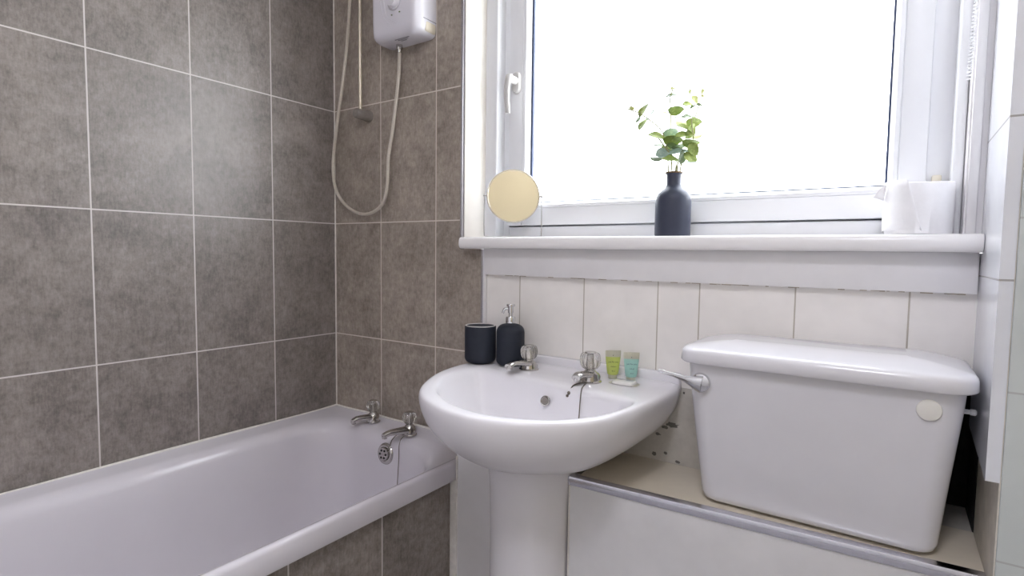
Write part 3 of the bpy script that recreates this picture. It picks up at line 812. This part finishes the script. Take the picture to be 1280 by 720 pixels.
def toiletry(x, y, z, label, mat, ink, second):
    t = thing('toiletry_tube', label, 'toiletry tube', (x, y, z), 'miniature toiletry tubes on the basin')
    rt = Vector((.86, .51, 0)).normalized(); fr = Vector((.51, -.86, 0)).normalized(); c = Vector((x, y, z)); up = Vector((0, 0, 1))
    def ell(w, d, h, n=28): return [c+rt*(w*math.cos(2*PI*i/n))+fr*(d*math.sin(2*PI*i/n))+up*h for i in range(n)]
    bm = bmesh.new(); loft(bm, [ell(.0098, .0098, 0), ell(.0104, .0104, .001), ell(.0108, .0106, .009), ell(.0100, .0098, .0105)]); obj('cap', bm, M['tube_clear'], t, label='translucent cap')
    bm = bmesh.new(); loft(bm, [ell(.0100, .0100, .0095), ell(.0128, .0122, .011), ell(.0146, .0124, .020), ell(.0164, .0098, .036), ell(.0180, .0065, .050), ell(.0184, .0050, .0535)]); obj('body', bm, mat, t)
    bm = bmesh.new(); loft(bm, [ell(.0184, .0049, .0535), ell(.0189, .0030, .058), ell(.0192, .0012, .062), ell(.0192, .0010, .069)]); obj('crimp', bm, M['tube_clear'], t, label='clear crimped end')
    n_ = fr
    def face(h): # depth of the front at a height
        for (h0, d0), (h1, d1) in zip(((.011, .0122), (.020, .0124), (.036, .0098), (.050, .0065), (.0535, .005), (.07, .001)), ((.020, .0124), (.036, .0098), (.050, .0065), (.0535, .005), (.07, .001), (.09, .001))):
            if h0 <= h <= h1: return d0+(d1-d0)*(h-h0)/(h1-h0)
        return .01
    bm = bmesh.new()
    for s, h, sz in (('just for you', .0405, .0052), (second, .0300, .0036), ('30 ml', .0190, .0036)):
        upv = (up+fr*(-.18)).normalized()
        b2 = text_bm(s, sz, c+up*h+fr*(face(h+.001)+.0007), rt, upv, .00015); join(bm, b2)
    lathe(bm, [(.0010, 0), (.0010, .0006)], c+up*.0575+fr*.0032, 8, fr)
    obj('print', bm, ink, t, smooth=False)
toiletry(1.123, -.050, .8022, 'small lime green toiletry tube standing behind the right basin tap', M['tube_green'], M['ink_dark'], 'shampoo')
toiletry(1.170, -.048, .8022, 'small aqua toiletry tube standing to the right of the green one', M['tube_teal'], M['ink_teal'], 'bath gel')

sp = thing('soap_sachet', 'white wrapped guest soap lying in front of the small tubes', 'soap', (1.165, -.072, .8015))
bm = bmesh.new()
rt = Vector((.97, .02, 0)); fw_ = Vector((.0, .97, 0)); c = Vector((1.170, -.088, .8016))
def q(w, d, h): return [c+rt*(w*math.copysign(abs(math.cos(a_))**.35, math.cos(a_)))+fw_*(d*math.copysign(abs(math.sin(a_))**.35, math.sin(a_)))+Vector((0, 0, h)) for a_ in [2*PI*i/32 for i in range(32)]]
loft(bm, [q(.026, .018, 0), q(.028, .020, .002), q(.027, .019, .0065), q(.024, .016, .0085)])
wrp = obj('wrapper', bm, M['wrap'], sp)
bm = bmesh.new()
loft(bm, [q(.036, .017, .0012), q(.0365, .0175, .0016), q(.036, .017, .0020)]); obj('flap', bm, M['tube_clear'], sp, label='clear film ends')
bm = bmesh.new(); box(bm, c.x-.015, c.x-.006, c.y+.001, c.y+.006, .8097, .8103); box(bm, c.x+.003, c.x+.013, c.y+.002, c.y+.007, .8097, .8103); obj('print', bm, M['ink'], wrp, smooth=False)

# ------------------------------------------------------------------ things on the sill
SZL = 1.1525
vx, vy = 1.237, .022
vase = thing('bottle_vase', 'slate black bottle vase standing on the window sill', 'vase', (vx, vy, SZL))
bm = bmesh.new()
R = .0418
prof = [(0, 0), (R-.004, 0), (R-.001, .001), (R, .004), (R, .085), (R-.001, .093), (R-.005, .102), (R-.013, .110), (R-.020, .115), (.0185, .120), (.0172, .125), (.0172, .144), (.0185, .1485), (.0205, .1505)]
lathe(bm, prof, (vx, vy, SZL), 48); obj('body', bm, M['vase'], vase)
bm = bmesh.new(); lathe(bm, [(.0205, .1500), (.0212, .1520), (.0205, .1540), (.0170, .1535), (.0155, .145), (0, .144)], (vx, vy, SZL), 40); obj('rim', bm, M['vase_rim'], vase, label='brown rim')

CAMP = Vector((1.68053609, -1.30558654, 1.10861344))
def at(x, y, Y):
    d = F_+R_*((x-640)/f_px)+U_*((360-y)/f_px); t = (Y-CAMP.y)/d.y; return CAMP+d*t
RV = Vector((cy, sy, 0)); FV = Vector((-sy, cy, 0))
plant = thing('eucalyptus_spray', 'artificial eucalyptus spray of round green leaves in the dark vase', 'plant', (vx, vy, SZL+.146))
mouth = Vector((vx, vy, SZL+.146))
crop = lambda a_, b_: (780+a_/5.542, 90+b_/5.538)
# stems: way points in the place, each with a depth of its own
def stem(pts):
    bm = bmesh.new(); tube(bm, catmull(pts, 6), lambda t: .0023-.0006*min(1, 2.5*t), 6); return obj('stem', bm, M['stem'], plant)
def leaf(st, a_, b_, L, ang, ratio, Y, mat, curl=.18):
    px, py = crop(a_, b_); c = at(px, py, Y)
    dist = (c-CAMP).dot(F_); Lm = (1.18 if L > 85 else 1.5)*L/5.54*dist/f_px; W = max(.74*Lm, .012); 
    W = min(W, .036)
    ang = math.radians(ang)
    d = (RV*math.cos(ang)+Vector((0, 0, 1))*math.sin(ang))
    sidev = (-RV*math.sin(ang)+Vector((0, 0, 1))*math.cos(ang))
    tilt = math.acos(max(.16, min(1, ratio*1.35)))*random.choice((1, 1, -1))
    wv = sidev*math.cos(tilt)+FV*math.sin(tilt); nv = d.cross(wv)
    bm = bmesh.new(); N = 10; K = 4; rows = []
    for i in range(N+1):
        t = i/N; hw = W/2*(math.sin(PI*min(1, t**.85))**.75 if 0 < t < 1 else 0)+.0004
        sag = -curl*Lm*(t-.5)**2
        row = []
        for k in range(-K, K+1):
            s = k/K
            row.append(c+d*(Lm*(t-.5))+wv*(hw*s)+nv*(sag+.10*hw*s*s*2+.0006*math.sin(9*t+4*s)))
        rows.append(row)
    front = [[bm.verts.new(p) for p in r_] for r_ in rows]
    back = [[bm.verts.new(p-nv*.0005) for p in r_] for r_ in rows]
    for i in range(N):
        for k in range(2*K):
            bm.faces.new((front[i][k], front[i][k+1], front[i+1][k+1], front[i+1][k]))
            bm.faces.new((back[i][k], back[i+1][k], back[i+1][k+1], back[i][k+1]))
        for k in (0, 2*K):
            bm.faces.new((front[i][k], front[i+1][k], back[i+1][k], back[i][k]))
    bm.faces.new(front[0][::-1]+back[0]); bm.faces.new(front[N]+back[N][::-1])
    obj('leaf', bm, M[mat], st, angle=80)
random.seed(11)
P = lambda a_, b_, Y: at(*crop(a_, b_), Y)
s1 = stem([mouth+Vector((-.004, .004, -.05)), P(330, 640, .024), P(322, 480, .028), P(324, 290, .030), P(320, 185, .030), P(338, 120, .030)])
s2 = stem([mouth+Vector((-.009, 0, -.05)), P(305, 640, .018), P(300, 540, .012), P(262, 410, .008), P(180, 335, .004), P(105, 285, .002), P(25, 255, .0)])
s3 = stem([mouth+Vector((.006, .004, -.05)), P(372, 640, .024), P(420, 480, .034), P(470, 380, .040), P(500, 290, .042), P(522, 215, .042)])
s4 = stem([mouth+Vector((.010, -.003, -.05)), P(398, 630, .018), P(440, 560, .014), P(480, 470, .010), P(470, 370, .008), P(470, 320, .008)])
s5 = stem([mouth+Vector((.0, -.008, -.05)), P(360, 650, .010), P(350, 600, .0), P(300, 540, -.006), P(240, 460, -.010)])
for L_ in ((s1, 342, 163, 72, 5, .32, .030, 'leaf_dark'), (s1, 362, 264, 100, 2, .42, .028, 'leaf_green'), (s1, 268, 283, 64, -6, .15, .032, 'leaf_pale'), (s1, 338, 114, 26, 10, .5, .030, 'leaf_pale'),
           (s1, 325, 420, 95, 8, .52, .018, 'leaf_blue'), (s1, 340, 472, 122, -4, .42, .010, 'leaf_green'), (s1, 268, 516, 112, -12, .22, .036, 'leaf_dark'),
           (s2, 136, 262, 76, 58, .30, .002, 'leaf_green'), (s2, 101, 320, 46, 58, .32, .0, 'leaf_dark'), (s2, 134, 358, 90, 54, .28, .004, 'leaf_green'), (s2, 193, 278, 82, 62, .14, .006, 'leaf_blue'), (s2, 55, 250, 26, -25, .4, .0, 'leaf_pale'),
           (s3, 492, 190, 46, -50, .7, .042, 'leaf_pale'), (s3, 442, 222, 50, 0, .55, .044, 'leaf_green'), (s3, 478, 238, 32, 40, .35, .040, 'leaf_dark'), (s3, 525, 228, 34, -10, .5, .042, 'leaf_dark'), (s3, 452, 310, 72, -4, .32, .036, 'leaf_dark'), (s3, 384, 314, 68, 0, .16, .046, 'leaf_dark'), (s3, 487, 347, 98, -4, .46, .030, 'leaf_green'), (s3, 410, 358, 72, -8, .2, .044, 'leaf_pale'), (s3, 545, 132, 18, 0, .6, .042, 'leaf_pale'), (s3, 545, 165, 18, 0, .6, .042, 'leaf_pale'), (s3, 458, 134, 14, 0, .6, .042, 'leaf_pale'),
           (s4, 425, 388, 104, -22, .42, .004, 'leaf_green'), (s4, 420, 436, 112, 6, .40, .0, 'leaf_green'), (s4, 462, 408, 80, 60, .6, .012, 'leaf_green'), (s4, 515, 440, 70, 14, .16, .020, 'leaf_pale'), (s4, 465, 490, 110, -6, .34, .006, 'leaf_green'), (s4, 395, 505, 130, 22, .2, .014, 'leaf_dark'), (s4, 385, 552, 130, 10, .3, -.010, 'leaf_blue'), (s4, 480, 535, 88, -50, .8, .004, 'leaf_green'), (s4, 462, 588, 92, -28, .72, .0, 'leaf_green'), (s4, 403, 588, 66, 80, .62, -.008, 'leaf_dark'), (s4, 468, 628, 96, 2, .14, .012, 'leaf_blue'),
           (s5, 238, 448, 122, -14, .44, -.004, 'leaf_green'), (s5, 272, 560, 96, 18, .62, -.012, 'leaf_blue'), (s5, 330, 604, 116, -6, .40, -.014, 'leaf_green'), (s5, 300, 545, 110, 8, .5, .012, 'leaf_green'), (s5, 238, 597, 76, 3, .12, .0, 'leaf_dark'), (s5, 345, 520, 90, -20, .5, .006, 'leaf_dark')):
    leaf(*L_)

# shaving mirror
mx, my, mz = .765, .028, 1.2715
mir = thing('shaving_mirror', 'round swivel shaving mirror on a wire stand at the left of the sill', 'mirror', (mx, my, SZL))
nrm = Vector((.60, -.78, .06)).normalized(); sidev = Vector((.79, .61, 0)).normalized()
R = .0765
bm = bmesh.new(); lathe(bm, [(0, .0045), (R-.0035, .0045), (R-.0034, .0035), (0, .0035)], (mx, my, mz), 64, nrm); obj('mirror_glass', bm, M['mirror'], mir, label='round mirror glass')
bm = bmesh.new(); lathe(bm, [(R-.0038, .0040), (R-.0030, .0052), (R, .0052), (R+.0012, .0030), (R+.0012, -.0030), (R, -.0052), (R-.0030, -.0052), (R-.004, -.0040)], (mx, my, mz), 64, nrm)
lathe(bm, [(0, -.003), (R-.002, -.003), (R-.002, -.0045), (0, -.0045)], (mx, my, mz), 48, nrm)
obj('rim', bm, M['chrome'], mir)
cM = Vector((mx, my, mz)); foot = Vector((mx, my, SZL+.0018)); hwid = R+.0065
bm = bmesh.new()
wp = [cM+sidev*-hwid+Vector((0, 0, .004)), cM+sidev*-hwid]+catmull([cM+sidev*-hwid-Vector((0, 0, .03)), foot-sidev*hwid+Vector((0, 0, .012)), foot-sidev*(hwid-.008), foot-sidev*.03, foot+sidev*.03, foot+sidev*(hwid-.008), foot+sidev*hwid+Vector((0, 0, .012)), cM+sidev*hwid-Vector((0, 0, .03))], 6)+[cM+sidev*hwid, cM+sidev*hwid+Vector((0, 0, .004))]
tube(bm, wp, .0018, 10)
back = Vector((-nrm.x, -nrm.y, 0)).normalized()
tube(bm, catmull([foot-sidev*.045, foot-sidev*.040+back*.02, foot+back*.034, foot+sidev*.040+back*.02, foot+sidev*.045], 6), .0018, 8)
for s in (-1, 1): lathe(bm, [(.0035, 0), (.0035, .009), (.002, .010)], cM+sidev*s*(R), 12, sidev*s)
obj('wire_stand', bm, M['chrome'], mir)

# toilet roll
tr = thing('toilet_roll', 'white toilet roll standing on end at the right of the sill', 'toilet roll', (1.716, .030, SZL))
tx, ty = 1.716, .030; R = .0545; H = .099
bm = bmesh.new()
N = 96; rings = []
def trr(rad, h, wob=0): return [Vector((tx+(rad+.0012*math.sin(3*a_+.5)*wob)*math.cos(a_), ty+(rad+.0012*math.sin(3*a_+.5)*wob)*math.sin(a_), SZL+h+wob*.0018*math.sin(2*a_+1))) for a_ in [2*PI*i/N for i in range(N)]]
loft(bm, [trr(.021, .001), trr(R-.002, .0, 0), trr(R, .003, 1), trr(R+.0006, H*.5, 1), trr(R, H-.004, 1), trr(R-.002, H-.0005, 1), trr(R-.006, H, 1), trr(.021, H-.001, 1)], False, False)
obj('roll', bm, M['paper'], tr, angle=60)
bm = bmesh.new(); lathe(bm, [(.021, .0), (.021, H-.002), (.0198, H-.002), (.0198, 0)], (tx, ty, SZL+.0005), 32); obj('core', bm, M['card'], tr)
# the loose end: folded to a point across the front, corner lifting at the left
bm = bmesh.new()
rows = []
for j in range(9):
    h = .006+(H-.004)*j/8
    row = []
    a0 = math.radians(170); a1 = math.radians(250+26*(1-j/8))
    for i in range(25):
        t = i/24; a_ = a0+(a1-a0)*t
        rr = R+.0022+.0012*math.sin(5*t+j*.4)
        row.append(Vector((tx+rr*math.cos(a_), ty+rr*math.sin(a_), SZL+h+.002*math.sin(3*t))))
    rows.append(row)
f1 = [[bm.verts.new(p) for p in r_] for r_ in rows]
for j in range(8):
    for i in range(24):
        bm.faces.new((f1[j][i], f1[j][i+1], f1[j+1][i+1], f1[j+1][i]))
fl = []
for j in range(5):
    t = j/4
    p0 = Vector((tx-(R+.002)+.004*t, ty-.010-.012*t, SZL+H-.032+.030*t))
    tipp = Vector((tx-R-.020, ty-.016, SZL+H-.024))
    fl.append([p0.lerp(tipp, i/5*(1-.15*abs(t-.3)))+Vector((0, -.003*math.sin(PI*i/5), .005*math.sin(PI*i/5)*t)) for i in range(6)])
fv = [[bm.verts.new(p) for p in r_] for r_ in fl]
for j in range(4):
    for i in range(5): bm.faces.new((fv[j][i], fv[j][i+1], fv[j+1][i+1], fv[j+1][i]))
o = obj('loose_sheet', bm, M['paper'], tr, angle=70)
md = o.modifiers.new('thickness', 'SOLIDIFY'); md.thickness = .0008

# ------------------------------------------------------------------ lights
W = bpy.data.worlds.new('sky'); sc.world = W; W.use_nodes = True
nt = W.node_tree; nt.nodes.clear()
bg = nt.nodes.new('ShaderNodeBackground'); wo = nt.nodes.new('ShaderNodeOutputWorld')
tc = nt.nodes.new('ShaderNodeTexCoord'); sx = nt.nodes.new('ShaderNodeSeparateXYZ'); nt.links.new(tc.outputs['Generated'], sx.inputs[0])
cr = ramp(nt, math_node(nt, 'ADD', math_node(nt, 'MULTIPLY', sx.outputs[2], .5), .5), [(.40, (.60, .62, .60, 1)), (.52, (.93, .93, .99, 1)), (.8, (.86, .88, 1, 1))])
nt.links.new(cr, bg.inputs[0]); nt.links.new(bg.outputs[0], wo.inputs[0])
bg.inputs[1].default_value = 8.5
pl = bpy.data.lights.new('daylight_portal', 'AREA'); pl.shape = 'RECTANGLE'; pl.size = .98; pl.size_y = .84
pl.cycles.is_portal = True
po = bpy.data.objects.new('daylight_portal', pl); COL.objects.link(po); po.location = (1.215, .20, 1.63); po.rotation_euler = (math.radians(-90), 0, 0)

clm = bpy.data.materials.new('fill_light_diffuser'); clm.use_nodes = True
n_ = clm.node_tree; n_.nodes.clear(); em = n_.nodes.new('ShaderNodeEmission'); oo = n_.nodes.new('ShaderNodeOutputMaterial')
em.inputs[0].default_value = (.95, .95, 1.05, 1); em.inputs[1].default_value = 27.0; n_.links.new(em.outputs[0], oo.inputs[0])
cl = thing('added_fill_light', 'round opal fill light added out of view above the bathroom floor', 'added fill light', (1.60, -1.55, CEIL))  # unseen lamp, added as fill for faces turned away from the window
bm = bmesh.new(); lathe(bm, [(.19, -.0005), (.19, -.02), (.175, -.022)], (1.60, -1.55, CEIL), 48); obj('fitting', bm, M['gloss'], cl)
bm = bmesh.new(); lathe(bm, [(.174, -.021), (.17, -.045), (.14, -.062), (.08, -.072), (0, -.075)], (1.60, -1.55, CEIL), 48); obj('diffuser', bm, clm, cl)

# ------------------------------------------------------------------ view
vs = sc.view_settings
vs.view_transform = 'Standard'; vs.look = 'None'; vs.gamma = 1; vs.use_curve_mapping = False; vs.exposure = 0.68
sc.display_settings.display_device = 'sRGB'
sc.cycles.use_denoising = True
sc.cycles.max_bounces = 12; sc.cycles.diffuse_bounces = 6; sc.cycles.transmission_bounces = 8; sc.cycles.transparent_max_bounces = 12
sc.cycles.sample_clamp_indirect = 8
